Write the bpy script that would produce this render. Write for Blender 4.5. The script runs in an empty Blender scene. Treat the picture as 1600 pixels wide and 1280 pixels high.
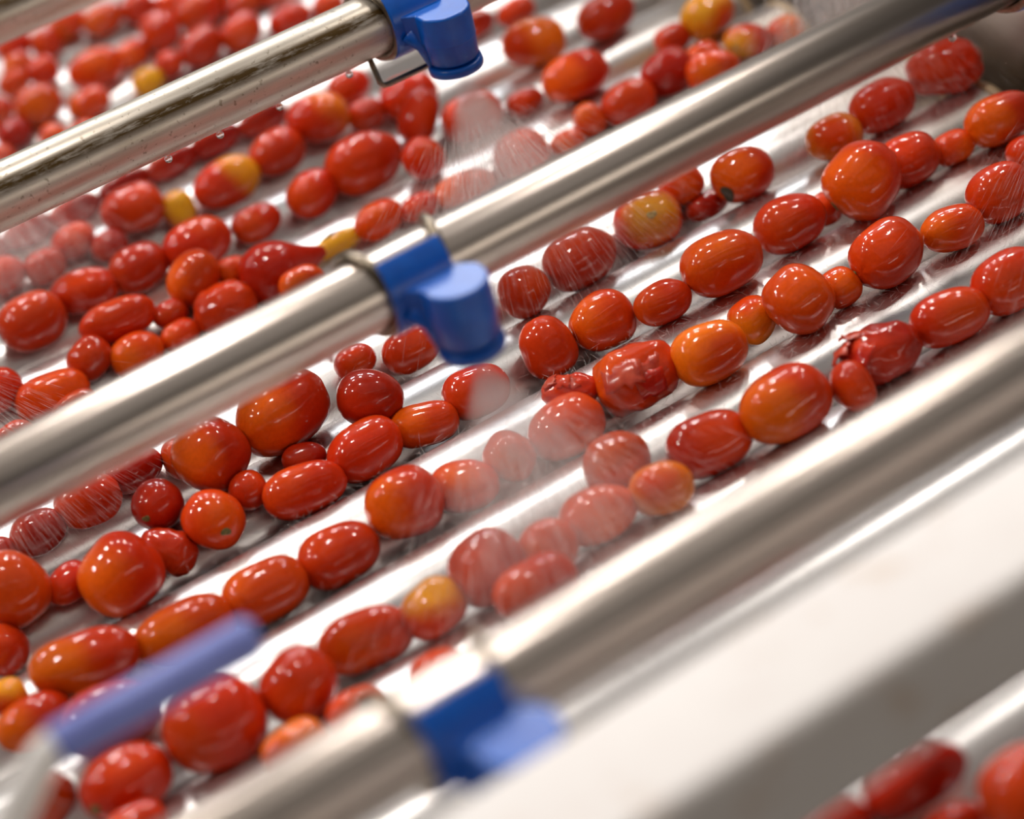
import bpy, bmesh, math, random
from mathutils import Vector, Matrix, noise
random.seed(7)
C = bpy.context.scene.collection
S = bpy.context.scene

# ------------------------------------------------------------------ camera, world, lamps, exposure
cd = bpy.data.cameras.new('camera'); cam = bpy.data.objects.new('camera', cd); C.objects.link(cam)
right = Vector((0.82484687, -0.52555916, -0.20836318)); up = Vector((0.45213828, 0.39196922, 0.80120603)); fwd = Vector((0.33940921, 0.75508125, -0.56094))
cam.matrix_world = Matrix(((right.x, up.x, -fwd.x, -0.46999), (right.y, up.y, -fwd.y, -1.02143), (right.z, up.z, -fwd.z, 0.80080), (0, 0, 0, 1)))
cd.sensor_width = 36; cd.lens = 75.0; cd.clip_start = .05; cd.clip_end = 60
cd.dof.use_dof = True; cd.dof.focus_distance = 1.385; cd.dof.aperture_fstop = 2.6
S.camera = cam
S.view_settings.view_transform = 'Standard'; S.view_settings.look = 'None'; S.view_settings.gamma = 1
S.view_settings.use_curve_mapping = False; S.view_settings.exposure = -0.2
S.cycles.transparent_max_bounces = 24; S.cycles.volume_bounces = 12; S.cycles.use_denoising = True
W = bpy.data.worlds.new('hall'); S.world = W; W.use_nodes = True
W.node_tree.nodes['Background'].inputs[0].default_value = (1.0, .88, .78, 1)
W.node_tree.nodes['Background'].inputs[1].default_value = 0.06

def lamp(name, loc, target, sx, sy, power, color=(1, .93, .87)):
    l = bpy.data.lights.new(name, 'AREA'); l.shape = 'RECTANGLE'; l.size = sx; l.size_y = sy; l.energy = power; l.color = color
    o = bpy.data.objects.new(name, l); C.objects.link(o); o.location = loc
    o.rotation_euler = (Vector(target) - Vector(loc)).to_track_quat('-Z', 'Y').to_euler()
    return o
# hall lamps: two rows of ceiling fittings along the conveyor and the bright hall opening behind the viewer
for x in (-2.0, 0.05, 2.1):
    lamp('ceiling_lamp', (x, .45, 2.7), (x, .45, 0), .30, .16, 19)
for x in (-3.6, -2.4, -1.2, 0.0, 1.2, 2.4, 3.6):
    lamp('ceiling_lamp', (x, 2.5, 2.9), (x * .6, 1.5, 0), .36, .20, 26)
for x in (.6, 2.4, 4.2):
    lamp('ceiling_lamp', (x, 5.0, 3.5), (x * .3, 0, 0), .9, .5, 48, (.93, .96, 1))
lamp('ceiling_fill', (1.6, -1.7, 3.6), (1.6, -1.7, 0), 7.5, 4.6, 32, (1, .93, .88))  # added soft fill overhead in place of a bright ceiling, lifts pipe mid-tones
lamp('hall_opening', (2.7, -5.5, 1.2), (0, 0, .2), 8.5, .4, 62, (1, .9, .8))

# ------------------------------------------------------------------ helpers
def link(name, me, m=None, parent=None):
    o = bpy.data.objects.new(name, me); C.objects.link(o)
    if m is not None: me.materials.append(m)
    if parent is not None: o.parent = parent
    return o
def tag(o, label=None, cat=None, group=None, kind=None):
    if label: o['label'] = label
    if cat: o['category'] = cat
    if group: o['group'] = group
    if kind: o['kind'] = kind
    return o
def empty(name, loc, label, cat, group=None):
    o = bpy.data.objects.new(name, None); C.objects.link(o); o.location = loc; o.empty_display_size = .01
    return tag(o, label, cat, group)
def done(bm, name, m, parent=None, smooth=True, bevel=0):
    me = bpy.data.meshes.new(name); bmesh.ops.recalc_face_normals(bm, faces=bm.faces); bm.to_mesh(me); bm.free()
    if smooth: me.polygons.foreach_set('use_smooth', [True] * len(me.polygons))
    o = link(name, me, m, parent)
    if bevel:
        b = o.modifiers.new('bevel', 'BEVEL'); b.width = bevel; b.segments = 3; b.limit_method = 'ANGLE'
        e = o.modifiers.new('edges', 'WEIGHTED_NORMAL')
    return o
def box(bm, x0, x1, y0, y1, z0, z1):
    v = [bm.verts.new((x, y, z)) for x in (x0, x1) for y in (y0, y1) for z in (z0, z1)]
    for f in ((0, 1, 3, 2), (4, 6, 7, 5), (0, 4, 5, 1), (2, 3, 7, 6), (0, 2, 6, 4), (1, 5, 7, 3)): bm.faces.new([v[i] for i in f])
def lathe(bm, prof, seg=48, M=None, cap=True):
    """prof: (axial, radius) list, revolved about local X"""
    M = M or Matrix(); rings = []
    for a, r in prof:
        rings.append([bm.verts.new(M @ Vector((a, r * math.cos(2 * math.pi * i / seg), r * math.sin(2 * math.pi * i / seg)))) for i in range(seg)])
    for A, B in zip(rings, rings[1:]):
        for i in range(seg): bm.faces.new((A[i], A[(i + 1) % seg], B[(i + 1) % seg], B[i]))
    if cap:
        bm.faces.new(rings[0][::-1]); bm.faces.new(rings[-1])
def tube(bm, pts, r, seg=12, cap=True):
    pts = [Vector(p) for p in pts]; rings = []; n = len(pts)
    t0 = (pts[1] - pts[0]).normalized(); ref = t0.orthogonal().normalized()
    for i, p in enumerate(pts):
        t = (pts[min(i + 1, n - 1)] - pts[max(i - 1, 0)]).normalized()
        ref = (ref - t * ref.dot(t)).normalized(); b = t.cross(ref)
        rr = r[i] if isinstance(r, (list, tuple)) else r
        rings.append([bm.verts.new(p + ref * rr * math.cos(2 * math.pi * k / seg) + b * rr * math.sin(2 * math.pi * k / seg)) for k in range(seg)])
    for A, B in zip(rings, rings[1:]):
        for i in range(seg): bm.faces.new((A[i], A[(i + 1) % seg], B[(i + 1) % seg], B[i]))
    if cap:
        bm.faces.new(rings[0][::-1]); bm.faces.new(rings[-1])
TOZ = Matrix.Rotation(-math.pi / 2, 4, 'Y')       # local X -> +Z

# ------------------------------------------------------------------ materials
def mat(name):
    m = bpy.data.materials.new(name); m.use_nodes = True
    nt = m.node_tree; return m, nt, nt.nodes['Principled BSDF']
def nd(nt, t, **kw):
    n = nt.nodes.new(t)
    for k, v in kw.items(): setattr(n, k, v)
    return n
def ramp(nt, fac, stops):
    r = nd(nt, 'ShaderNodeValToRGB'); e = r.color_ramp.elements
    while len(e) < len(stops): e.new(.5)
    for q, (p, c) in zip(e, stops): q.position = p; q.color = (*c, 1)
    nt.links.new(fac, r.inputs[0]); return r.outputs[0]
def objcoord(nt, scale):
    tc = nd(nt, 'ShaderNodeTexCoord'); mp = nd(nt, 'ShaderNodeMapping'); mp.inputs['Scale'].default_value = scale
    nt.links.new(tc.outputs['Object'], mp.inputs[0]); return mp.outputs[0]
def noise_tex(nt, vec, scale, detail=3, rough=.55):
    n = nd(nt, 'ShaderNodeTexNoise'); n.inputs['Scale'].default_value = scale; n.inputs['Detail'].default_value = detail; n.inputs['Roughness'].default_value = rough
    nt.links.new(vec, n.inputs['Vector']); return n.outputs['Fac']
def metal(name, c0, c1, rough, stretch=(1, 30, 30), nscale=6, bump=.02, metallic=1.0):
    m, nt, b = mat(name); v = objcoord(nt, stretch); f = noise_tex(nt, v, nscale, 4)
    nt.links.new(ramp(nt, f, ((.3, c0), (.7, c1))), b.inputs['Base Color'])
    b.inputs['Metallic'].default_value = metallic; b.inputs['Roughness'].default_value = rough
    bp = nd(nt, 'ShaderNodeBump'); bp.inputs['Strength'].default_value = bump; bp.inputs['Distance'].default_value = .01
    nt.links.new(f, bp.inputs['Height']); nt.links.new(bp.outputs[0], b.inputs['Normal'])
    return m
M_roller = metal('wet_roller_steel', (.66, .64, .625), (.76, .745, .735), .34, bump=0)
M_pipe = metal('spray_pipe_steel', (.52, .45, .39), (.63, .56, .50), .29, (1.5, 25, 25), 5, bump=0)
M_beam, nt, b = mat('white_beam_paint')
f = noise_tex(nt, objcoord(nt, (7, 9, 9)), 4, 3)
nt.links.new(ramp(nt, f, ((.28, (.66, .53, .42)), (.40, (.78, .74, .71)), (.7, (.81, .78, .75)))), b.inputs['Base Color']); b.inputs['Roughness'].default_value = .38
M_rail = metal('rail_steel', (.52, .47, .43), (.62, .57, .53), .36, (10, 1, 10), 6)
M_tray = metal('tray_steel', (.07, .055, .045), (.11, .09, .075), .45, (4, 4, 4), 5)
M_wire = metal('clamp_wire_steel', (.20, .165, .12), (.32, .27, .21), .36, (8, 8, 8), 30)
M_rim = metal('tan_rim_plastic', (.42, .30, .17), (.50, .37, .22), .45, (8, 8, 8), 20, 0, 0)
M_whiteplastic = metal('white_tube_plastic', (.88, .85, .81), (.92, .90, .87), .35, (8, 8, 8), 20, 0, 0)
M_floor = metal('floor_concrete', (.20, .18, .16), (.28, .25, .22), .6, (1, 1, 1), 6, .1, 0)
# rusty pipe
M_rust, nt, b = mat('stained_pipe_steel')
v = objcoord(nt, (3, 40, 40)); f = noise_tex(nt, v, 4, 5, .65)
base = ramp(nt, f, ((.3, (.42, .37, .30)), (.7, (.60, .55, .48))))
v2 = objcoord(nt, (9, 60, 60)); f2 = noise_tex(nt, v2, 3.0, 5, .7)
tc = nd(nt, 'ShaderNodeTexCoord'); sp = nd(nt, 'ShaderNodeSeparateXYZ'); nt.links.new(tc.outputs['Object'], sp.inputs[0])
ang = nd(nt, 'ShaderNodeMath', operation='ARCTAN2'); nt.links.new(sp.outputs['Z'], ang.inputs[0]); nt.links.new(sp.outputs['Y'], ang.inputs[1])
d1 = nd(nt, 'ShaderNodeMath', operation='SUBTRACT'); nt.links.new(ang.outputs[0], d1.inputs[0]); d1.inputs[1].default_value = 2.45
d2 = nd(nt, 'ShaderNodeMath', operation='ABSOLUTE'); nt.links.new(d1.outputs[0], d2.inputs[0])
band = nd(nt, 'ShaderNodeMapRange'); nt.links.new(d2.outputs[0], band.inputs[0]); band.inputs[1].default_value = .30; band.inputs[2].default_value = .10
mk = nd(nt, 'ShaderNodeMath', operation='MULTIPLY'); nt.links.new(band.outputs[0], mk.inputs[0])
nt.links.new(ramp(nt, f2, ((.36, (0, 0, 0)), (.50, (1, 1, 1)))), mk.inputs[1])
mx = nd(nt, 'ShaderNodeMix', data_type='RGBA'); nt.links.new(mk.outputs[0], mx.inputs[0]); nt.links.new(base, mx.inputs[6]); mx.inputs[7].default_value = (.10, .055, .012, 1)
v3 = objcoord(nt, (1, 1, 1)); f3 = noise_tex(nt, v3, 260, 2)
sp_ = ramp(nt, f3, ((.62, (0, 0, 0)), (.72, (.8, .8, .8))))
mx2 = nd(nt, 'ShaderNodeMix', data_type='RGBA'); nt.links.new(sp_, mx2.inputs[0]); nt.links.new(mx.outputs[2], mx2.inputs[6]); mx2.inputs[7].default_value = (.22, .18, .13, 1)
nt.links.new(mx2.outputs[2], b.inputs['Base Color']); b.inputs['Metallic'].default_value = .6; b.inputs['Roughness'].default_value = .34
# blue plastic
def plastic(name, c0, c1, rough):
    m, nt, b = mat(name); f = noise_tex(nt, objcoord(nt, (1, 1, 1)), 70, 4)
    nt.links.new(ramp(nt, f, ((.35, c0), (.65, c1))), b.inputs['Base Color']); b.inputs['Roughness'].default_value = rough; return m
M_blue = plastic('blue_nozzle_plastic', (.0005, .085, .46), (.001, .115, .56), .30)
M_blue2 = plastic('blue_grip_plastic', (.17, .21, .58), (.21, .26, .66), .4)
M_dark = plastic('dark_outlet', (.01, .015, .04), (.015, .02, .05), .5)
# tomato skin: colours and ripeness blotch come from each tomato's own values
M_tom, nt, b = mat('tomato_skin')
def att(name):
    a = nd(nt, 'ShaderNodeAttribute', attribute_type='OBJECT', attribute_name=name); return a
ca, cb, bd, am = att('skin_colour'), att('blotch_colour'), att('blotch_direction'), att('blotch_reach')
tc = nd(nt, 'ShaderNodeTexCoord'); nrm = nd(nt, 'ShaderNodeVectorMath', operation='NORMALIZE'); nt.links.new(tc.outputs['Object'], nrm.inputs[0])
dot = nd(nt, 'ShaderNodeVectorMath', operation='DOT_PRODUCT'); nt.links.new(nrm.outputs[0], dot.inputs[0]); nt.links.new(bd.outputs['Vector'], dot.inputs[1])
rnd = nd(nt, 'ShaderNodeObjectInfo'); addv = nd(nt, 'ShaderNodeVectorMath', operation='ADD'); nt.links.new(tc.outputs['Object'], addv.inputs[0]); nt.links.new(rnd.outputs['Random'], addv.inputs[1])
nz = noise_tex(nt, addv.outputs[0], 55, 3); nzf = noise_tex(nt, addv.outputs[0], 420, 2)
s1 = nd(nt, 'ShaderNodeMath', operation='MULTIPLY_ADD'); nt.links.new(nz, s1.inputs[0]); s1.inputs[1].default_value = .7; nt.links.new(dot.outputs['Value'], s1.inputs[2])
s2 = nd(nt, 'ShaderNodeMath', operation='ADD'); nt.links.new(s1.outputs[0], s2.inputs[0]); nt.links.new(am.outputs['Fac'], s2.inputs[1])
msk = nd(nt, 'ShaderNodeMapRange', interpolation_type='SMOOTHSTEP'); nt.links.new(s2.outputs[0], msk.inputs[0]); msk.inputs[1].default_value = .62; msk.inputs[2].default_value = 1.5
mxa = nd(nt, 'ShaderNodeMix', data_type='RGBA'); nt.links.new(msk.outputs[0], mxa.inputs[0]); nt.links.new(ca.outputs['Color'], mxa.inputs[6]); nt.links.new(cb.outputs['Color'], mxa.inputs[7])
mo = nd(nt, 'ShaderNodeMix', data_type='RGBA', blend_type='MULTIPLY'); mo.inputs[0].default_value = 1
nt.links.new(mxa.outputs[2], mo.inputs[6]); nt.links.new(ramp(nt, nzf, ((.3, (.92, .88, .88)), (.7, (1.04, 1.06, 1.04)))), mo.inputs[7])
nt.links.new(mo.outputs[2], b.inputs['Base Color'])
b.inputs['Roughness'].default_value = .3; b.inputs['Specular IOR Level'].default_value = .06
b.inputs['Coat Weight'].default_value = .8; b.inputs['Coat Roughness'].default_value = .04; b.inputs['Coat IOR'].default_value = 1.40
b.inputs['Subsurface Weight'].default_value = .12; b.inputs['Subsurface Radius'].default_value = (1, .25, .1); b.inputs['Subsurface Scale'].default_value = .005
bp = nd(nt, 'ShaderNodeBump'); bp.inputs['Strength'].default_value = .07; bp.inputs['Distance'].default_value = .003
wv = noise_tex(nt, addv.outputs[0], 130, 3); nt.links.new(wv, bp.inputs['Height']); nt.links.new(bp.outputs[0], b.inputs['Coat Normal'])
M_flesh, nt, b = mat('tomato_flesh')
f = noise_tex(nt, objcoord(nt, (1, 1, 1)), 120, 4); nt.links.new(ramp(nt, f, ((.3, (.42, .035, .02)), (.7, (.62, .10, .05)))), b.inputs['Base Color'])
b.inputs['Roughness'].default_value = .2; b.inputs['Subsurface Weight'].default_value = .2; b.inputs['Subsurface Scale'].default_value = .004
def plain(name, c0, c1, rough=.6):
    m, nt, b = mat(name); f = noise_tex(nt, objcoord(nt, (1, 1, 1)), 600, 3)
    nt.links.new(ramp(nt, f, ((.35, c0), (.65, c1))), b.inputs['Base Color']); b.inputs['Roughness'].default_value = rough; return m
M_scar = plain('stem_scar_green', (.06, .09, .015), (.20, .20, .06))
M_scar_tan = plain('stem_scar_tan', (.30, .22, .08), (.55, .42, .18))
M_mould = plain('mould_dark', (.02, .02, .012), (.09, .07, .03))
# water
M_drop, nt, b = mat('water_drop'); b.inputs['Transmission Weight'].default_value = 1; b.inputs['IOR'].default_value = 1.33; b.inputs['Roughness'].default_value = .02
def spray_mat(name, alpha):
    m, nt, b = mat(name); nt.nodes.remove(b)
    df = nd(nt, 'ShaderNodeBsdfDiffuse'); df.inputs[0].default_value = (.95, .92, .90, 1)
    tl = nd(nt, 'ShaderNodeBsdfTranslucent'); tl.inputs[0].default_value = (.95, .92, .90, 1)
    tp = nd(nt, 'ShaderNodeBsdfTransparent'); a_ = nd(nt, 'ShaderNodeAddShader'); x_ = nd(nt, 'ShaderNodeMixShader'); x_.inputs[0].default_value = alpha
    nt.links.new(df.outputs[0], a_.inputs[0]); nt.links.new(tl.outputs[0], a_.inputs[1])
    df.inputs[0].default_value = tl.inputs[0].default_value = (.62, .60, .585, 1)
    nt.links.new(tp.outputs[0], x_.inputs[1]); nt.links.new(a_.outputs[0], x_.inputs[2])
    nt.links.new(x_.outputs[0], nt.nodes['Material Output'].inputs['Surface']); return m
M_streak = spray_mat('water_streak', .12)
M_splash = spray_mat('water_splash', .30)
M_mist, nt, b = mat('water_mist'); nt.nodes.remove(b)
tc = nd(nt, 'ShaderNodeTexCoord'); ln = nd(nt, 'ShaderNodeVectorMath', operation='LENGTH'); nt.links.new(tc.outputs['Object'], ln.inputs[0])
pw = nd(nt, 'ShaderNodeMath', operation='POWER'); nt.links.new(ln.outputs['Value'], pw.inputs[0]); pw.inputs[1].default_value = -3.0
ml = nd(nt, 'ShaderNodeMath', operation='MULTIPLY'); nt.links.new(pw.outputs[0], ml.inputs[0]); ml.inputs[1].default_value = .0016
mn = nd(nt, 'ShaderNodeMath', operation='MINIMUM'); nt.links.new(ml.outputs[0], mn.inputs[0]); mn.inputs[1].default_value = 60
# thins out towards the cone's rim: angle from the axis (-Z)
sp = nd(nt, 'ShaderNodeSeparateXYZ'); nt.links.new(tc.outputs['Object'], sp.inputs[0])
rt = nd(nt, 'ShaderNodeMath', operation='DIVIDE'); nt.links.new(sp.outputs['Z'], rt.inputs[0]); nt.links.new(ln.outputs['Value'], rt.inputs[1])
mr = nd(nt, 'ShaderNodeMapRange', interpolation_type='SMOOTHSTEP'); nt.links.new(rt.outputs[0], mr.inputs[0]); mr.inputs[1].default_value = -.84; mr.inputs[2].default_value = -.95
dn = nd(nt, 'ShaderNodeMath', operation='MULTIPLY'); nt.links.new(mn.outputs[0], dn.inputs[0]); nt.links.new(mr.outputs[0], dn.inputs[1])
vs = nd(nt, 'ShaderNodeVolumeScatter'); vs.inputs['Color'].default_value = (1.0, .90, .83, 1); vs.inputs['Anisotropy'].default_value = .2  # warm tint stands in for red light bounced off the tomatoes
nt.links.new(dn.outputs[0], vs.inputs['Density']); nt.links.new(vs.outputs[0], nt.nodes['Material Output'].inputs['Volume'])

# ------------------------------------------------------------------ setting
bm = bmesh.new(); box(bm, -4, 4, -4, 5, -1.0, -.95); tag(done(bm, 'floor', M_floor, smooth=False), kind='structure')

# ------------------------------------------------------------------ conveyor
R, P = .036, .08
X0, X1 = -.765, .462
tray = empty('drip_tray', (0, .2, -.95), 'dark steel drip tray underneath the conveyor rollers', 'tray')
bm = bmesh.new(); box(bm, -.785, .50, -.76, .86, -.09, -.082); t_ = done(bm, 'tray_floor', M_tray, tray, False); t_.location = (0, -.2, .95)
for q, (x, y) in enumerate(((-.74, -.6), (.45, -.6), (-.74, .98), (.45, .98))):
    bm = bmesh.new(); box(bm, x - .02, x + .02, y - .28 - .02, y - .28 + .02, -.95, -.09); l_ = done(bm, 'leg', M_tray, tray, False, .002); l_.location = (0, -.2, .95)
def side_rail(x0, x1, label):
    r = empty('side_rail', ((x0 + x1) / 2, .05, -.13), label, 'rail')
    bm = bmesh.new(); box(bm, -.004, .004, -.79, .81, 0, .325); done(bm, 'plate', M_rail, r, False, .001)
    s = 1 if x0 > 0 else -1
    bm = bmesh.new(); box(bm, min(s * .004, s * .034), max(s * .004, s * .034), -.79, .81, .317, .325); done(bm, 'flange', M_rail, r, False, .001)
side_rail(.500, .508, 'grey steel side rail at the right ends of the rollers')
side_rail(-.793, -.785, 'grey steel side rail at the left ends of the rollers')
ORD = 'first second third fourth fifth sixth seventh eighth ninth tenth eleventh twelfth thirteenth fourteenth fifteenth sixteenth seventeenth eighteenth nineteenth twentieth twenty-first'.split()
roller0 = None
ks = list(range(13, -8, -1))
for i, k in enumerate(ks):
    y = -(k - 6) * P
    lab = 'shiny wet steel conveyor roller, ' + ORD[i] + ' counted from the front of the belt'
    if roller0 is None:
        r = empty('conveyor_roller', (0, y, 0), lab, 'roller', 'rollers of the conveyor belt')
        bm = bmesh.new(); lathe(bm, [(X0 + .003, R - .004), (X0 + .004, R - .001), (X0 + .007, R), (X1 - .007, R), (X1 - .004, R - .001), (X1 - .003, R - .004)], 64); done(bm, 'barrel', M_roller, r)
        for a, s in ((X1, 1), (X0, -1)):
            bm = bmesh.new(); lathe(bm, [(a - s * .004, R - .006), (a - s * .004, R + .0005), (a - s * .0005, R + .0012), (a + s * .003, R + .0005), (a + s * .003, R - .004), (a + s * .001, R - .008), (a + s * .001, .010)], 48)
            done(bm, 'end_rim', M_rim, r)
        bm = bmesh.new(); tube(bm, [(X0 - .017, 0, 0), (X1 + .035, 0, 0)], .009, 16); done(bm, 'axle', M_wire, r)
        roller0 = r
    else:
        r = roller0.copy(); C.objects.link(r); r.location = (0, y, 0); r['label'] = lab
        for ch in list(roller0.children):
            c = ch.copy(); C.objects.link(c); c.parent = r

# ------------------------------------------------------------------ spray pipes
PR = .021; PZ = .216
def spray_pipe(y, m, label):
    o = empty('spray_pipe', (0, y, PZ), label, 'pipe', 'spray pipes across the conveyor')
    bm = bmesh.new(); lathe(bm, [(-.80, PR - .002), (-.799, PR), (.524, PR), (.525, PR - .002)], 64); done(bm, 'barrel', m, o)
    for x in (-.8, .525):
        bm = bmesh.new(); lathe(bm, [(x - .008, PR + .001), (x - .007, PR + .003), (x + .007, PR + .003), (x + .008, PR + .001)], 48); done(bm, 'end_cap', M_wire, o)
spray_pipe(.518, M_rust, 'grey steel spray pipe cutting the top left corner of the view')
spray_pipe(.2275, M_rust, 'rust-stained steel rear spray pipe, upper left')
spray_pipe(-.0795, M_pipe, 'clean steel middle spray pipe crossing the middle of the conveyor')
spray_pipe(-.397, M_pipe, 'blurred steel front spray pipe beside the white beam')

def nozzle(x, y, dxb, label, loop=False):
    """saddle hugging the pipe's near side, drum with a flat lid in front of it, two wire bands, wire loop, outlet ring"""
    o = empty('spray_nozzle', (x, y, PZ), label, 'nozzle', 'blue spray nozzles on the pipes')
    # saddle: curved shell round the near half of the pipe
    bm = bmesh.new(); n = 18; r0, r1 = PR + .0005, PR + .0065; hw = .020; sec = []
    for i in range(n + 1):
        a = math.radians(120 + (266 - 120) * i / n); sec.append((math.cos(a), math.sin(a)))
    V = []
    for sx in (-hw, hw):
        V.append([[bm.verts.new((sx + (dxb * .35), r * c, r * s)) for (c, s) in sec] for r in (r0, r1)])
    for i in range(n):
        bm.faces.new((V[0][1][i], V[0][1][i + 1], V[1][1][i + 1], V[1][1][i])); bm.faces.new((V[0][0][i], V[1][0][i], V[1][0][i + 1], V[0][0][i + 1]))
        bm.faces.new((V[0][0][i], V[0][0][i + 1], V[0][1][i + 1], V[0][1][i])); bm.faces.new((V[1][0][i], V[1][1][i], V[1][1][i + 1], V[1][0][i + 1]))
    for i in (0, n): bm.faces.new((V[0][0][i], V[0][1][i], V[1][1][i], V[1][0][i]))
    done(bm, 'saddle', M_blue, o, True, .0012)
    # body: half-moon lid flowing from the saddle into the drum
    bm = bmesh.new(); cx, cy, rr = dxb, -.040, .0185
    out = []
    for i in range(25):
        a = math.radians(180 + 180 * i / 24 + 0); out.append((cx + rr * math.cos(a), cy + rr * math.sin(a)))
    out += [(cx + rr, -.034), (dxb * .35 + hw - .001, -.021), (dxb * .35 - hw + .001, -.021), (cx - rr, -.034)]
    zt, zb = .0085, -.013
    for sc_, z in ((1, None),):
        top = [bm.verts.new((px, py, zt - .0012)) for px, py in out]; bot = [bm.verts.new((px, py, zb)) for px, py in out]
        ctop = [bm.verts.new((cx + (px - cx) * .95, cy + .006 + (py - cy - .006) * .95, zt)) for px, py in out]
        m_ = len(out)
        for i in range(m_):
            j = (i + 1) % m_
            bm.faces.new((bot[i], bot[j], top[j], top[i])); bm.faces.new((top[i], top[j], ctop[j], ctop[i]))
        bm.faces.new(ctop); bm.faces.new(bot[::-1])
    done(bm, 'body', M_blue, o, False, .0008)
    T = Matrix.Translation((cx, cy, 0)) @ TOZ
    bm = bmesh.new(); lathe(bm, [(-.028, .0165), (-.027, .0172), (-.010, .0183), (.006, .0183)], 48, T); done(bm, 'drum', M_blue, o)
    bm = bmesh.new(); lathe(bm, [(-.0365, .0165), (-.0357, .0188), (-.0325, .0192), (-.0300, .0186), (-.0295, .0170)], 48, T); done(bm, 'outlet_ring', M_blue, o)
    bm = bmesh.new(); lathe(bm, [(-.0370, .0035), (-.0370, .0125), (-.0364, .0130), (-.0362, .0035)], 32, T); done(bm, 'outlet', M_dark, o)
    bm = bmesh.new(); tube(bm, [(dxb * .35 - .012, -.026, -.004), (cx - .016, -.030, -.016), (cx - .015, cy + .004, -.03)], [.006, .005, .003], 10); done(bm, 'rib', M_blue, o)
    # wire bands
    for s in (-1, 1):
        pts = []
        for i in range(33):
            a = 2 * math.pi * i / 32; lean = s * (.006 * math.cos(a))
            pts.append((dxb * .35 + s * (hw + .003) + lean, (PR + .0028) * math.cos(a), (PR + .0028) * math.sin(a)))
        bm = bmesh.new(); tube(bm, pts, .0032, 10, False); done(bm, 'wire_band', M_wire, o)
    # wire loop under the pipe
    xl = dxb * .35
    pts = [(xl + .010, -.012, -.018), (xl + .010, -.016, -.034), (xl + .008, -.0165, -.0365), (xl + .004, -.0165, -.0372), (xl - .030, -.0165, -.0372), (xl - .034, -.0165, -.0365), (xl - .036, -.016, -.034), (xl - .036, -.010, -.0185)]
    if loop:
        bm = bmesh.new(); tube(bm, pts, .0020, 10); done(bm, 'wire_loop', M_wire, o)
    return Vector((x + cx, y + cy, PZ - .037))
OUT = []
OUT.append(nozzle(.080, .2275, .018, 'blue plastic spray nozzle clamped on the rear pipe at top centre', True))
OUT.append(nozzle(-.096, -.0795, .018, 'blue plastic spray nozzle clamped on the middle pipe at centre'))
OUT.append(nozzle(-.258, -.397, .018, 'blurred blue spray nozzle on the front pipe beside the white beam'))
OUT.append(nozzle(.362, -.0795, .018, 'dark blue spray nozzle at the right end of the middle pipe'))
HID = [Vector((-.337 + .018, .1875, .176)), Vector((-.497, -.1195, .176)), Vector((.50 - .1, .1875, .176)), Vector((-.2, .5025, .176))]

# ------------------------------------------------------------------ white beam in front
bo = empty('cross_beam', (0, -.50, .195), 'wide cream white beam running across the lower right corner', 'beam')
bm = bmesh.new(); box(bm, -.80, .53, -.034, .024, 0, .055); done(bm, 'beam_tube', M_beam, bo, True, .006)
bm = bmesh.new(); box(bm, -.80, .53, .022, .036, .038, .043); done(bm, 'lip', M_beam, bo, True, .002)

# ------------------------------------------------------------------ bent white tube with blue grip
ho = empty('grip_tube', (-.60, -.33, -.0), 'white bent tube with a blurred blue grip at lower left', 'tube')
pts = [(-.185, -.06, .30)]
W_ = lambda x, y, z: (x + .60, y + .33, z)
path = [W_(-.785, -.36, .150), W_(-.60, -.355, .150), W_(-.50, -.345, .175), W_(-.44, -.338, .212), W_(-.415, -.335, .235), W_(-.400, -.332, .246), W_(-.385, -.331, .250), W_(-.31, -.333, .250)]
def smooth(pts, n=6):
    pts = [Vector(p) for p in pts]; out = []
    for i in range(len(pts) - 1):
        p0, p1, p2, p3 = pts[max(i - 1, 0)], pts[i], pts[i + 1], pts[min(i + 2, len(pts) - 1)]
        for k in range(n):
            t = k / n; out.append(.5 * ((2 * p1) + (p2 - p0) * t + (2 * p0 - 5 * p1 + 4 * p2 - p3) * t * t + (3 * p1 - p0 - 3 * p2 + p3) * t ** 3))
    return out + [pts[-1]]
bm = bmesh.new(); tube(bm, smooth(path), .0075, 20); done(bm, 'bent_tube', M_whiteplastic, ho)
T = Matrix.Translation(W_(0, -.3315, .250))
bm = bmesh.new(); lathe(bm, [(-.392, .0076), (-.3915, .0088), (-.390, .0092), (-.303, .0092), (-.3000, .0084), (-.2985, .006), (-.298, .003)], 32, T); done(bm, 'grip', M_blue2, ho)

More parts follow.
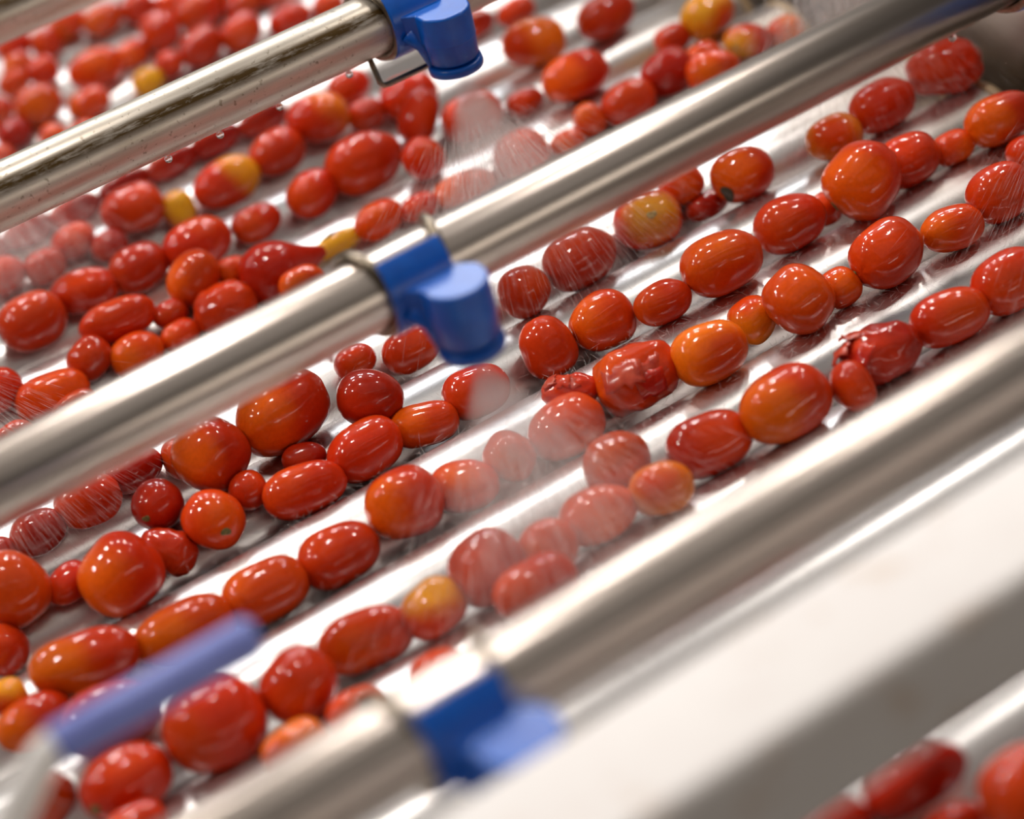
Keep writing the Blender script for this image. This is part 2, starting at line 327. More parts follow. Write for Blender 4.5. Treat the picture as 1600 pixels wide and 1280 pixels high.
# ------------------------------------------------------------------ tomatoes
TOMATOES = [
  (-0.0484, 0.6286, 0.0468, 0.0339, 0.0251, 0.99, 0.13, 0.0, 'o', 'p', None, 'small orange-red plum-shaped tomato, alone in first row behind the rear pipe'),
  (-0.1093, 0.6875, 0.0335, 0.0265, 0.0221, 0.99, 0.14, 0.0, 'o', 'p', None, 'small orange-red oval tomato, leftmost in second row behind the rear pipe'),
  (-0.0893, 0.6998, 0.0434, 0.0324, 0.0245, 0.99, 0.15, 0.0, 'd', 'p', None, 'small deep red plum-shaped tomato, second from left in second row behind the rear pipe'),
  (-0.0575, 0.7132, 0.0527, 0.0444, 0.0354, 0.98, -0.18, 0.0, 'o', 'p', None, 'orange-red oval tomato, third from left in second row behind the rear pipe'),
  (-0.0696, 0.6489, 0.0474, 0.024, 0.0252, 0.8, 0.08, 0.59, 'o', 'p', None, 'small orange-red oval tomato, fourth from left in second row behind the rear pipe'),
  (-0.0185, 0.6954, 0.0419, 0.041, 0.026, 0.99, 0.14, 0.0, 'o', 'p', None, 'orange-red plum-shaped tomato, fifth from left in second row behind the rear pipe'),
  (0.0381, 0.6927, 0.039, 0.0307, 0.0239, 0.99, 0.14, 0.0, 'Y', 'p', None, 'small yellow-orange oval tomato, sixth from left in second row behind the rear pipe'),
  (0.0636, 0.6982, 0.043, 0.0262, 0.0252, 0.98, 0.21, 0.0, 'r', 'R', None, 'small red round tomato, fifth from right in second row behind the rear pipe'),
  (0.0961, 0.6959, 0.0465, 0.0489, 0.0337, 0.87, 0.48, 0.0, 'r', 'p', None, 'red plum-shaped tomato, fourth from right in second row behind the rear pipe'),
  (0.1361, 0.6938, 0.0448, 0.0457, 0.0328, 0.86, 0.52, 0.0, 'r', 'p', None, 'red plum-shaped tomato, third from right in second row behind the rear pipe'),
  (0.1827, 0.6893, 0.0382, 0.046, 0.0269, 0.99, 0.13, 0.0, 'r', 'p', None, 'red plum-shaped tomato, second from right in second row behind the rear pipe'),
  (0.2216, 0.6869, 0.0355, 0.0329, 0.0259, 0.99, 0.13, 0.0, 'r', 'p', None, 'small red oval tomato, rightmost in second row behind the rear pipe'),
  (-0.0836, 0.7697, 0.0383, 0.0358, 0.0265, 0.99, 0.16, 0.0, 'r', 'p', None, 'red plum-shaped tomato, leftmost in third row behind the rear pipe'),
  (-0.053, 0.7914, 0.047, 0.029, 0.0244, 0.99, 0.17, 0.0, 'o', 'p', None, 'small orange-red oval tomato, second from left in third row behind the rear pipe'),
  (-0.024, 0.788, 0.0482, 0.0303, 0.0281, 0.99, 0.17, 0.0, 'r', 'p', None, 'small red oval tomato, third from left in third row behind the rear pipe'),
  (0.0098, 0.7402, 0.0496, 0.0526, 0.0362, 1.0, -0.09, 0.0, 'o', 'p', [0.0192, -0.0088, -0.0124], 'orange-red plum-shaped tomato, fourth from left in third row behind the rear pipe'),
  (0.0528, 0.7678, 0.0363, 0.0391, 0.0259, 0.99, 0.16, 0.0, 'o', 'p', None, 'orange-red plum-shaped tomato, fifth from left in third row behind the rear pipe'),
  (0.0873, 0.77, 0.0449, 0.038, 0.0372, 0.98, -0.17, 0.0, 'r', 'R', None, 'red round tomato, fifth from right in third row behind the rear pipe'),
  (0.1297, 0.7722, 0.0458, 0.047, 0.0362, 0.99, 0.16, 0.0, 'r', 'p', None, 'red oval tomato, fourth from right in third row behind the rear pipe'),
  (0.1645, 0.7894, 0.0483, 0.0375, 0.0278, 0.99, 0.16, 0.0, 'o', 'p', None, 'orange-red plum-shaped tomato, third from right in third row behind the rear pipe'),
  (0.1705, 0.7676, 0.0357, 0.0412, 0.0252, 0.99, 0.15, 0.0, 'r', 'p', None, 'red plum-shaped tomato, second from right in third row behind the rear pipe'),
  (0.2069, 0.765, 0.0341, 0.0413, 0.0266, 0.99, 0.15, 0.0, 'r', 'p', None, 'red plum-shaped tomato, rightmost in third row behind the rear pipe'),
  (-0.0214, 0.8703, 0.0485, 0.0375, 0.0277, 0.98, 0.19, 0.0, 'r', 'p', None, 'red plum-shaped tomato, leftmost in fourth row behind the rear pipe'),
  (-0.0304, 0.846, 0.0366, 0.0323, 0.0288, 0.98, 0.18, 0.0, 'o', 'p', None, 'small orange-red oval tomato, second from left in fourth row behind the rear pipe'),
  (0.0047, 0.8554, 0.0436, 0.03, 0.029, 0.98, 0.18, 0.0, 'r', 'p', None, 'small red oval tomato, third from left in fourth row behind the rear pipe'),
  (0.0332, 0.8684, 0.0482, 0.0391, 0.028, 0.98, 0.18, 0.0, 'o', 'p', None, 'orange-red plum-shaped tomato, fourth from left in fourth row behind the rear pipe'),
  (0.0645, 0.8546, 0.0434, 0.0442, 0.0294, 0.98, 0.18, 0.0, 'o', 'p', None, 'orange-red plum-shaped tomato, third from right in fourth row behind the rear pipe'),
  (0.0995, 0.8509, 0.041, 0.0349, 0.0295, 0.98, 0.18, 0.0, 'r', 'p', None, 'small red oval tomato, second from right in fourth row behind the rear pipe'),
  (0.1299, 0.8436, 0.0338, 0.0382, 0.0283, 0.99, 0.17, 0.0, 'r', 'p', None, 'red plum-shaped tomato, rightmost in fourth row behind the rear pipe'),
  (-0.2677, 0.2324, 0.0473, 0.0323, 0.0245, 1.0, 0.04, 0.0, 'o', 'p', None, 'small orange-red plum-shaped tomato, leftmost in first row behind the middle pipe'),
  (-0.2215, 0.2325, 0.047, 0.0354, 0.0238, 1.0, 0.04, 0.0, 'o', 'p', None, 'orange-red plum-shaped tomato, rightmost in first row behind the middle pipe'),
  (-0.2526, 0.3026, 0.0471, 0.0355, 0.0292, 0.91, 0.42, 0.0, 'r', 'p', None, 'red oval tomato, leftmost in second row behind the middle pipe'),
  (-0.2234, 0.282, 0.0362, 0.0552, 0.034, 0.99, -0.16, 0.0, 'o', 'p', None, 'large orange-red plum-shaped tomato, second from left in second row behind the middle pipe'),
  (-0.1873, 0.2938, 0.043, 0.0346, 0.0296, 0.88, -0.04, 0.48, 'r', 'p', None, 'small red oval tomato, third from left in second row behind the middle pipe'),
  (-0.1541, 0.3111, 0.0507, 0.0584, 0.0319, 0.99, -0.15, 0.0, 'r', 'p', None, 'large red plum-shaped tomato, fourth from left in second row behind the middle pipe'),
  (-0.1566, 0.2824, 0.035, 0.0409, 0.0317, 1.0, 0.05, 0.0, 'o', 'p', None, 'orange-red oval tomato, fifth from left in second row behind the middle pipe'),
  (-0.1185, 0.3023, 0.0418, 0.028, 0.0195, 1.0, 0.05, 0.0, 'r', 'p', None, 'small red plum-shaped tomato, sixth from left in second row behind the middle pipe'),
  (-0.1216, 0.2846, 0.0313, 0.0317, 0.0232, 1.0, 0.04, 0.0, 'o', 'p', None, 'small orange-red plum-shaped tomato, seventh from left in second row behind the middle pipe'),
  (-0.0901, 0.3125, 0.053, 0.0447, 0.0362, 0.79, 0.1, 0.61, 'o', 'p', None, 'orange-red oval tomato, eighth from left in second row behind the middle pipe'),
  (-0.0842, 0.2791, 0.0378, 0.0491, 0.0379, 1.0, -0.05, 0.0, 'r', 'W', None, 'red wrinkled tomato, ninth from left in second row behind the middle pipe'),
  (-0.0605, 0.3093, 0.0458, 0.0273, 0.0227, 1.0, 0.05, 0.0, 'o', 'p', None, 'small orange-red oval tomato, tenth from left in second row behind the middle pipe'),
  (-0.0314, 0.283, 0.0439, 0.0692, 0.0443, 1.0, -0.05, 0.0, 'd', 'T', None, 'large deep red teardrop tomato, eleventh from left in second row behind the middle pipe'),
  (-0.0366, 0.2403, 0.0495, 0.0361, 0.0278, 1.0, 0.04, 0.0, 'o', 'p', None, 'orange-red oval tomato, twelfth from left in second row behind the middle pipe'),
  (0.0161, 0.2937, 0.0362, 0.0435, 0.018, 0.99, 0.11, 0.0, 'Y', 'S', None, 'yellow-orange slit tomato, thirteenth from left in second row behind the middle pipe'),
  (0.0537, 0.2917, 0.0402, 0.0428, 0.0271, 0.97, 0.25, 0.0, 'o', 'p', None, 'orange-red plum-shaped tomato, twelfth from right in second row behind the middle pipe'),
  (0.0871, 0.2904, 0.035, 0.0332, 0.0203, 1.0, 0.04, 0.0, 'r', 'p', None, 'small red plum-shaped tomato, eleventh from right in second row behind the middle pipe'),
  (0.1253, 0.2846, 0.0344, 0.0505, 0.0275, 0.97, -0.22, 0.0, 'o', 'p', None, 'orange-red plum-shaped tomato, tenth from right in second row behind the middle pipe'),
  (0.1771, 0.2823, 0.04, 0.0468, 0.0391, 0.97, 0.24, 0.0, 'r', 'p', None, 'red oval tomato, ninth from right in second row behind the middle pipe'),
  (0.2201, 0.2844, 0.03, 0.032, 0.0219, 1.0, 0.04, 0.0, 'o', 'p', None, 'small orange-red plum-shaped tomato, eighth from right in second row behind the middle pipe'),
  (0.2451, 0.289, 0.0376, 0.0279, 0.0262, 0.02, -0.6, -0.8, 'o', 'p', None, 'small orange-red oval tomato, seventh from right in second row behind the middle pipe'),
  (0.2791, 0.2837, 0.0384, 0.0479, 0.0347, 1.0, 0.04, 0.0, 'r', 'p', None, 'red plum-shaped tomato, sixth from right in second row behind the middle pipe'),
  (0.3218, 0.2891, 0.0443, 0.0452, 0.0371, 1.0, -0.05, 0.0, 'd', 'p', None, 'deep red oval tomato, fifth from right in second row behind the middle pipe'),
  (0.3599, 0.2937, 0.0395, 0.0351, 0.0236, 1.0, 0.04, 0.0, 'o', 'p', None, 'orange-red plum-shaped tomato, fourth from right in second row behind the middle pipe'),
  (0.3391, 0.2487, 0.0504, 0.0444, 0.0313, 0.92, -0.4, 0.0, 'o', 'p', None, 'orange-red plum-shaped tomato, third from right in second row behind the middle pipe'),
  (0.4004, 0.288, 0.0379, 0.0406, 0.0281, 0.7, -0.72, 0.0, 'oy', 'p', [-0.0141, -0.0042, 0.0021], 'yellow-crowned red plum-shaped tomato, second from right in second row behind the middle pipe'),
  (0.4347, 0.2844, 0.0324, 0.0334, 0.025, 1.0, -0.05, 0.0, 'O', 'p', None, 'small orange plum-shaped tomato, rightmost in second row behind the middle pipe'),
  (-0.1999, 0.3703, 0.0482, 0.0528, 0.0424, 1.0, 0.07, 0.0, 'r', 'p', None, 'red oval tomato, leftmost in third row behind the middle pipe'),
  (-0.1547, 0.3787, 0.0475, 0.0525, 0.033, 0.92, -0.4, 0.0, 'r', 'p', None, 'red plum-shaped tomato, second from left in third row behind the middle pipe'),
  (-0.1101, 0.3745, 0.0472, 0.0479, 0.0363, 1.0, 0.07, 0.0, 'r', 'p', None, 'red plum-shaped tomato, third from left in third row behind the middle pipe'),
  (-0.0629, 0.3687, 0.0461, 0.0564, 0.0406, 0.99, 0.14, 0.0, 'r', 'p', None, 'large red plum-shaped tomato, fourth from left in third row behind the middle pipe'),
  (-0.0124, 0.3705, 0.0398, 0.0418, 0.0278, 1.0, 0.07, 0.0, 'r', 'p', None, 'red plum-shaped tomato, fifth from left in third row behind the middle pipe'),
  (0.0365, 0.3679, 0.043, 0.0442, 0.0363, 0.92, 0.4, 0.0, 'r', 'p', None, 'red oval tomato, sixth from left in third row behind the middle pipe'),
  (0.0854, 0.3671, 0.0482, 0.0653, 0.046, 1.0, -0.07, 0.0, 'r', 'p', None, 'large red plum-shaped tomato, seventh from left in third row behind the middle pipe'),
  (0.1508, 0.3915, 0.0503, 0.0469, 0.031, 0.66, 0.23, 0.71, 'r', 'p', None, 'red plum-shaped tomato, seventh from right in third row behind the middle pipe'),
  (0.1159, 0.3243, 0.0518, 0.0324, 0.033, 0.88, -0.04, 0.48, 'r', 'p', None, 'small red oval tomato, sixth from right in third row behind the middle pipe'),
  (0.1839, 0.366, 0.0428, 0.0529, 0.0385, 1.0, 0.06, 0.0, 'r', 'p', None, 'red plum-shaped tomato, fifth from right in third row behind the middle pipe'),
  (0.2327, 0.3667, 0.0332, 0.0354, 0.0227, 1.0, 0.06, 0.0, 'r', 'p', None, 'red plum-shaped tomato, fourth from right in third row behind the middle pipe'),
  (0.2657, 0.3336, 0.0529, 0.0571, 0.0384, 0.99, -0.14, 0.0, 'oO', 'p', None, 'large orange-flushed red plum-shaped tomato, third from right in third row behind the middle pipe'),
  (0.3579, 0.3297, 0.0466, 0.0323, 0.0239, 1.0, 0.06, 0.0, 'r', 'p', None, 'small red plum-shaped tomato, second from right in third row behind the middle pipe'),
  (0.3938, 0.3289, 0.0527, 0.0497, 0.036, 0.97, 0.24, 0.0, 'Y', 'p', None, 'yellow-orange plum-shaped tomato, rightmost in third row behind the middle pipe'),
  (-0.1888, 0.4603, 0.046, 0.0337, 0.0289, 1.0, 0.1, 0.0, 'r', 'p', None, 'small red oval tomato, leftmost in fourth row behind the middle pipe'),
  (-0.1586, 0.4532, 0.0411, 0.0339, 0.027, 1.0, 0.09, 0.0, 'r', 'p', None, 'small red oval tomato, second from left in fourth row behind the middle pipe'),
  (-0.1286, 0.4632, 0.0457, 0.0373, 0.0262, 1.0, 0.09, 0.0, 'r', 'p', None, 'red plum-shaped tomato, third from left in fourth row behind the middle pipe'),
  (-0.107, 0.448, 0.0361, 0.0312, 0.0252, 1.0, 0.09, 0.0, 'd', 'p', None, 'small deep red oval tomato, fourth from left in fourth row behind the middle pipe'),
  (-0.0768, 0.4593, 0.0503, 0.0511, 0.0379, 0.98, -0.21, 0.0, 'r', 'p', None, 'red plum-shaped tomato, fifth from left in fourth row behind the middle pipe'),
  (-0.0445, 0.4483, 0.0378, 0.0323, 0.0276, 0.02, -0.6, -0.8, 'yv', 'p', None, 'small yellow-streaked oval tomato, sixth from left in fourth row behind the middle pipe'),
  (-0.0012, 0.4467, 0.0427, 0.0592, 0.0374, 1.0, 0.09, 0.0, 'ry2', 'p', None, 'large yellow-ended red plum-shaped tomato, seventh from left in fourth row behind the middle pipe'),
  (0.0486, 0.4516, 0.0451, 0.0492, 0.0356, 1.0, 0.09, 0.0, 'r', 'p', None, 'red plum-shaped tomato, sixth from right in fourth row behind the middle pipe'),
  (0.0946, 0.4615, 0.0524, 0.053, 0.0404, 0.82, -0.57, 0.0, 'ry', 'p', None, 'red and orange plum-shaped tomato, fifth from right in fourth row behind the middle pipe'),
  (0.1322, 0.4519, 0.0405, 0.0327, 0.0275, 1.0, 0.08, 0.0, 'r', 'p', None, 'small red oval tomato, fourth from right in fourth row behind the middle pipe'),
  (0.1715, 0.4467, 0.0421, 0.0503, 0.0364, 1.0, -0.02, 0.0, 'r', 'p', None, 'red plum-shaped tomato, third from right in fourth row behind the middle pipe'),
  (0.2788, 0.4176, 0.0525, 0.055, 0.0399, 0.82, -0.57, 0.0, 'O', 'p', None, 'large orange plum-shaped tomato, second from right in fourth row behind the middle pipe'),
  (0.3429, 0.4026, 0.0533, 0.0553, 0.0357, 1.0, 0.07, 0.0, 'r', 'p', None, 'large red plum-shaped tomato, rightmost in fourth row behind the middle pipe'),
  (-0.1825, 0.5276, 0.036, 0.035, 0.0257, 0.99, 0.11, 0.0, 'd', 'p', None, 'shade-darkened red plum-shaped tomato, leftmost in fifth row behind the middle pipe'),  # dim row under the rear pipe: its shade is put into the skin colour
  (-0.1459, 0.5292, 0.0368, 0.0469, 0.0248, 0.99, 0.11, 0.0, 'd', 'p', None, 'shade-darkened red plum-shaped tomato, second from left in fifth row behind the middle pipe'),
  (-0.1037, 0.5282, 0.0361, 0.0473, 0.025, 0.99, 0.11, 0.0, 'd', 'p', None, 'shade-darkened red plum-shaped tomato, third from left in fifth row behind the middle pipe'),
  (-0.0572, 0.5301, 0.0372, 0.0478, 0.0241, 0.99, 0.1, 0.0, 'd', 'p', None, 'shade-darkened red plum-shaped tomato, fourth from left in fifth row behind the middle pipe'),
  (-0.0144, 0.5301, 0.0373, 0.0482, 0.0243, 0.99, 0.1, 0.0, 'd', 'p', None, 'shade-darkened red plum-shaped tomato, fifth from left in fifth row behind the middle pipe'),
  (0.0288, 0.5312, 0.0382, 0.0486, 0.0245, 0.99, 0.1, 0.0, 'd', 'p', None, 'shade-darkened red plum-shaped tomato, fifth from right in fifth row behind the middle pipe'),
  (0.0723, 0.53, 0.0375, 0.049, 0.0247, 0.99, 0.1, 0.0, 'd', 'p', None, 'shade-darkened red plum-shaped tomato, fourth from right in fifth row behind the middle pipe'),
  (0.1431, 0.4993, 0.0463, 0.04, 0.0292, 1.0, 0.1, 0.0, 'r', 'p', None, 'red plum-shaped tomato, third from right in fifth row behind the middle pipe'),
  (0.2866, 0.5282, 0.0351, 0.0348, 0.0234, 1.0, 0.1, 0.0, 'r', 'p', None, 'small red plum-shaped tomato, second from right in fifth row behind the middle pipe'),
  (0.3099, 0.4963, 0.0449, 0.0378, 0.0243, 1.0, 0.09, 0.0, 'r', 'p', None, 'red plum-shaped tomato, rightmost in fifth row behind the middle pipe'),
  (-0.353, -0.1683, 0.0471, 0.0345, 0.0244, 1.0, -0.06, 0.0, 'r', 'p', None, 'small red plum-shaped tomato, leftmost in first row behind the front pipe'),
  (-0.2624, -0.178, 0.0465, 0.0388, 0.0285, 1.0, -0.07, 0.0, 'O', 'p', None, 'orange plum-shaped tomato, second from left in first row behind the front pipe'),
  (-0.2233, -0.1776, 0.046, 0.0357, 0.0274, 1.0, -0.07, 0.0, 'o', 'p', None, 'orange-red plum-shaped tomato, third from left in first row behind the front pipe'),
  (-0.1741, -0.1837, 0.0438, 0.0361, 0.0285, 1.0, -0.07, 0.0, 'o', 'p', None, 'orange-red oval tomato, second from right in first row behind the front pipe'),
  (-0.1002, -0.1681, 0.051, 0.0513, 0.0323, 0.99, -0.11, 0.0, 'r', 'p', None, 'red plum-shaped tomato, rightmost in first row behind the front pipe'),
  (-0.3808, -0.1066, 0.0411, 0.031, 0.0268, 0.8, 0.08, 0.59, 'o', 'p', None, 'small orange-red oval tomato, leftmost in second row behind the front pipe'),
  (-0.3308, -0.0882, 0.0547, 0.057, 0.0398, 0.98, -0.21, 0.0, 'r', 'p', None, 'large red plum-shaped tomato, second from left in second row behind the front pipe'),
  (-0.3435, -0.1329, 0.0472, 0.0525, 0.038, 1.0, -0.06, 0.0, 'r', 'p', [-0.0214, -0.0101, 0.0024], 'red plum-shaped tomato, third from left in second row behind the front pipe'),
  (-0.2891, -0.1369, 0.0545, 0.0581, 0.0478, 0.99, -0.14, 0.0, 'r', 'p', None, 'large red oval tomato, fourth from left in second row behind the front pipe'),
  (-0.2391, -0.1412, 0.0519, 0.044, 0.0396, 0.89, -0.06, 0.46, 'r', 'p', None, 'red oval tomato, fifth from left in second row behind the front pipe'),
  (-0.1882, -0.118, 0.0369, 0.0565, 0.035, 0.96, -0.27, 0.0, 'o', 'p', None, 'large orange-red plum-shaped tomato, sixth from left in second row behind the front pipe'),
  (-0.1484, -0.1315, 0.0433, 0.0392, 0.0327, 0.97, 0.24, 0.0, 'oY', 'p', None, 'yellow-topped orange oval tomato, seventh from left in second row behind the front pipe'),
  (-0.1099, -0.1307, 0.0486, 0.0455, 0.0429, 0.97, 0.24, 0.0, 'r', 'p', None, 'red oval tomato, eighth from left in second row behind the front pipe'),
  (-0.0737, -0.1404, 0.0478, 0.0366, 0.0324, 0.96, -0.27, 0.0, 'o', 'p', None, 'orange-red oval tomato, ninth from left in second row behind the front pipe'),
  (-0.036, -0.1367, 0.0468, 0.0487, 0.0335, 0.98, -0.21, 0.0, 'o', 'p', None, 'orange-red plum-shaped tomato, ninth from right in second row behind the front pipe'),
  (-0.0003, -0.1053, 0.0476, 0.0445, 0.0369, 0.98, 0.2, 0.0, 'o', 'p', None, 'orange-red oval tomato, eighth from right in second row behind the front pipe'),
  (0.0022, -0.1481, 0.0498, 0.0395, 0.0313, 0.95, -0.32, 0.0, 'O', 'p', None, 'orange oval tomato, seventh from right in second row behind the front pipe'),
  (0.0518, -0.1274, 0.0435, 0.0542, 0.0378, 0.98, -0.21, 0.0, 'r', 'p', None, 'large red plum-shaped tomato, sixth from right in second row behind the front pipe'),
  (0.0977, -0.1446, 0.0553, 0.0596, 0.0442, 1.0, -0.05, 0.0, 'oO', 'p', None, 'large orange-flushed red plum-shaped tomato, fifth from right in second row behind the front pipe'),
  (0.1382, -0.1573, 0.0516, 0.024, 0.0323, 1.0, -0.05, 0.0, 'r', 'p', None, 'small red oval tomato, fourth from right in second row behind the front pipe'),
  (0.1734, -0.1432, 0.0508, 0.0527, 0.036, 0.97, -0.26, 0.0, 'd', 'B3', None, 'deep red squashed tomato, third from right in second row behind the front pipe'),
  (0.227, -0.1449, 0.0503, 0.0527, 0.0341, 0.98, -0.2, 0.0, 'r', 'p', None, 'red plum-shaped tomato, second from right in second row behind the front pipe'),
  (0.2751, -0.1479, 0.0534, 0.054, 0.0386, 1.0, -0.05, 0.0, 'r', 'p', None, 'large red plum-shaped tomato, rightmost in second row behind the front pipe'),
  (-0.3681, -0.0122, 0.0444, 0.0236, 0.0208, 1.0, -0.03, 0.0, 'Y', 'p', None, 'small yellow-orange oval tomato, leftmost in third row behind the front pipe'),
  (-0.3628, -0.0353, 0.0366, 0.0461, 0.0305, 1.0, -0.03, 0.0, 'oO', 'p', None, 'orange-flushed red plum-shaped tomato, second from left in third row behind the front pipe'),
  (-0.322, -0.0227, 0.0481, 0.0665, 0.0355, 0.93, -0.37, 0.0, 'oO', 'p', None, 'large orange-flushed red plum-shaped tomato, third from left in third row behind the front pipe'),
  (-0.2643, -0.034, 0.0408, 0.0636, 0.0352, 0.98, -0.21, 0.0, 'o', 'p', None, 'large orange-red plum-shaped tomato, fourth from left in third row behind the front pipe'),
  (-0.2114, -0.0368, 0.0391, 0.0542, 0.0365, 1.0, -0.09, 0.0, 'o', 'p', None, 'large orange-red plum-shaped tomato, fifth from left in third row behind the front pipe'),
  (-0.1614, -0.0383, 0.0375, 0.0518, 0.0362, 1.0, -0.09, 0.0, 'r', 'p', None, 'red plum-shaped tomato, sixth from left in third row behind the front pipe'),
  (-0.1117, -0.0348, 0.045, 0.0492, 0.0431, 0.97, -0.26, 0.0, 'oO', 'p', None, 'orange-flushed red oval tomato, seventh from left in third row behind the front pipe'),
  (-0.0713, -0.0373, 0.0356, 0.0441, 0.0322, 0.85, -0.53, 0.0, 'o', 'p', None, 'orange-red plum-shaped tomato, eighth from left in third row behind the front pipe'),
  (-0.0362, -0.0357, 0.038, 0.0301, 0.0333, 0.8, 0.08, 0.59, 'o', 'p', None, 'small orange-red oval tomato, ninth from left in third row behind the front pipe'),
  (0.0041, -0.0395, 0.0385, 0.0524, 0.0395, 1.0, 0.02, 0.0, 'o', 'p', None, 'orange-red plum-shaped tomato, tenth from left in third row behind the front pipe'),
  (0.0249, -0.0157, 0.044, 0.0379, 0.0221, 0.84, -0.53, 0.0, 'r', 'B2', None, 'red torn tomato, tenth from right in third row behind the front pipe'),
  (0.0632, -0.0355, 0.0436, 0.0581, 0.0417, 0.99, -0.14, 0.0, 'o', 'B', None, 'large orange-red burst tomato, ninth from right in third row behind the front pipe'),
  (0.1055, -0.0579, 0.0498, 0.0512, 0.0381, 0.99, -0.14, 0.0, 'O', 'p', None, 'orange plum-shaped tomato, eighth from right in third row behind the front pipe'),
  (0.1563, -0.0343, 0.0375, 0.0325, 0.0306, 0.9, -0.09, 0.42, 'O', 'p', None, 'small orange oval tomato, seventh from right in third row behind the front pipe'),
  (0.1758, -0.0607, 0.0543, 0.0434, 0.0447, 0.88, -0.04, 0.48, 'o', 'N', None, 'orange-red stubby tomato, sixth from right in third row behind the front pipe'),
  (0.2102, -0.0579, 0.0438, 0.0285, 0.027, 1.0, 0.02, 0.0, 'o', 'p', None, 'small orange-red oval tomato, fifth from right in third row behind the front pipe'),
  (0.2469, -0.0627, 0.0536, 0.0528, 0.0419, 0.98, 0.2, 0.0, 'r', 'p', [-0.0252, 0.0027, -0.0038], 'red oval tomato, fourth from right in third row behind the front pipe'),
  (0.2984, -0.0681, 0.0492, 0.0446, 0.03, 0.98, -0.19, 0.0, 'o', 'p', None, 'orange-red plum-shaped tomato, third from right in third row behind the front pipe'),
  (0.3456, -0.0625, 0.0518, 0.0479, 0.0385, 1.0, 0.02, 0.0, 'r', 'p', None, 'red oval tomato, second from right in third row behind the front pipe'),
  (0.4046, -0.0235, 0.041, 0.0277, 0.0233, 1.0, -0.02, 0.0, 'r', 'p', None, 'small red oval tomato, rightmost in third row behind the front pipe'),
  (-0.3538, 0.0425, 0.0366, 0.0306, 0.0337, 0.8, 0.08, 0.59, 'r', 'p', None, 'small red oval tomato, leftmost in fourth row behind the front pipe'),
  (-0.3314, 0.0663, 0.0556, 0.0486, 0.0437, 0.18, -0.64, -0.75, 'o', 'p', None, 'orange-red oval tomato, second from left in fourth row behind the front pipe'),
  (-0.2994, 0.0603, 0.0432, 0.0316, 0.0237, 0.94, 0.33, 0.0, 'r', 'p', None, 'small red plum-shaped tomato, third from left in fourth row behind the front pipe'),
  (-0.2728, 0.0362, 0.0471, 0.0522, 0.0482, 0.88, -0.04, 0.48, 'oO', 'p', None, 'orange-flushed red oval tomato, fourth from left in fourth row behind the front pipe'),
  (-0.2272, 0.0778, 0.0518, 0.0328, 0.0328, 0.8, 0.08, 0.59, 'd', 'R', [-0.0119, -0.011, 0.0023], 'small deep red round tomato, fifth from left in fourth row behind the front pipe'),
  (-0.238, 0.0485, 0.0379, 0.0379, 0.0274, 0.56, -0.64, -0.53, 'r', 'W', None, 'red wrinkled tomato, sixth from left in fourth row behind the front pipe'),
  (-0.2047, 0.0465, 0.0441, 0.0365, 0.04, 0.8, 0.08, 0.59, 'o', 'R', [-0.0005, -0.02, 0.0013], 'orange-red round tomato, seventh from left in fourth row behind the front pipe'),
  (-0.175, 0.0577, 0.0428, 0.025, 0.0253, 1.0, -0.01, 0.0, 'r', 'p', None, 'small red oval tomato, eighth from left in fourth row behind the front pipe'),
  (-0.1463, 0.036, 0.038, 0.056, 0.0338, 0.97, -0.25, 0.0, 'r', 'p', None, 'large red plum-shaped tomato, ninth from left in fourth row behind the front pipe'),
  (-0.1319, 0.0617, 0.0417, 0.0297, 0.0197, 0.92, -0.4, 0.0, 'd', 'p', None, 'small deep red plum-shaped tomato, tenth from left in fourth row behind the front pipe'),
  (-0.0984, 0.0425, 0.0386, 0.0533, 0.0367, 0.99, 0.15, 0.0, 'r', 'p', None, 'large red plum-shaped tomato, eleventh from left in fourth row behind the front pipe'),
  (-0.0743, 0.0702, 0.0528, 0.0446, 0.0365, 0.81, -0.54, -0.24, 'd', 'R', None, 'deep red round tomato, twelfth from left in fourth row behind the front pipe'),
  (-0.0542, 0.0431, 0.0335, 0.0472, 0.0286, 0.9, -0.43, 0.0, 'o', 'p', [-0.0211, 0.0011, 0.0007], 'orange-red plum-shaped tomato, twelfth from right in fourth row behind the front pipe'),
  (-0.0129, 0.0428, 0.0371, 0.0459, 0.0341, 0.97, -0.25, 0.0, 'r', 'p', None, 'red plum-shaped tomato, eleventh from right in fourth row behind the front pipe'),
  (0.0451, 0.0443, 0.04, 0.0422, 0.0364, -0.01, -0.59, -0.81, 'r', 'p', None, 'red oval tomato, tenth from right in fourth row behind the front pipe'),
  (0.0874, 0.0419, 0.0392, 0.047, 0.0385, 1.0, 0.04, 0.0, 'o', 'p', None, 'orange-red oval tomato, ninth from right in fourth row behind the front pipe'),
  (0.1225, 0.0179, 0.0465, 0.0413, 0.0284, 1.0, -0.1, 0.0, 'r', 'p', None, 'red plum-shaped tomato, eighth from right in fourth row behind the front pipe'),
  (0.1711, 0.0154, 0.0538, 0.0585, 0.0412, 0.99, -0.13, 0.0, 'o', 'p', None, 'large orange-red plum-shaped tomato, seventh from right in fourth row behind the front pipe'),
  (0.236, 0.0246, 0.0488, 0.0535, 0.0384, 1.0, -0.07, 0.0, 'r', 'p', None, 'large red plum-shaped tomato, sixth from right in fourth row behind the front pipe'),
  (0.278, 0.0443, 0.0312, 0.026, 0.0235, 1.0, -0.01, 0.0, 'r', 'p', None, 'small red oval tomato, fifth from right in fourth row behind the front pipe'),
  (0.2945, 0.0151, 0.0586, 0.0552, 0.0506, 0.86, -0.01, 0.5, 'oO', 'p', [-0.0258, 0.0018, -0.0092], 'large orange-flushed red oval tomato, fourth from right in fourth row behind the front pipe'),
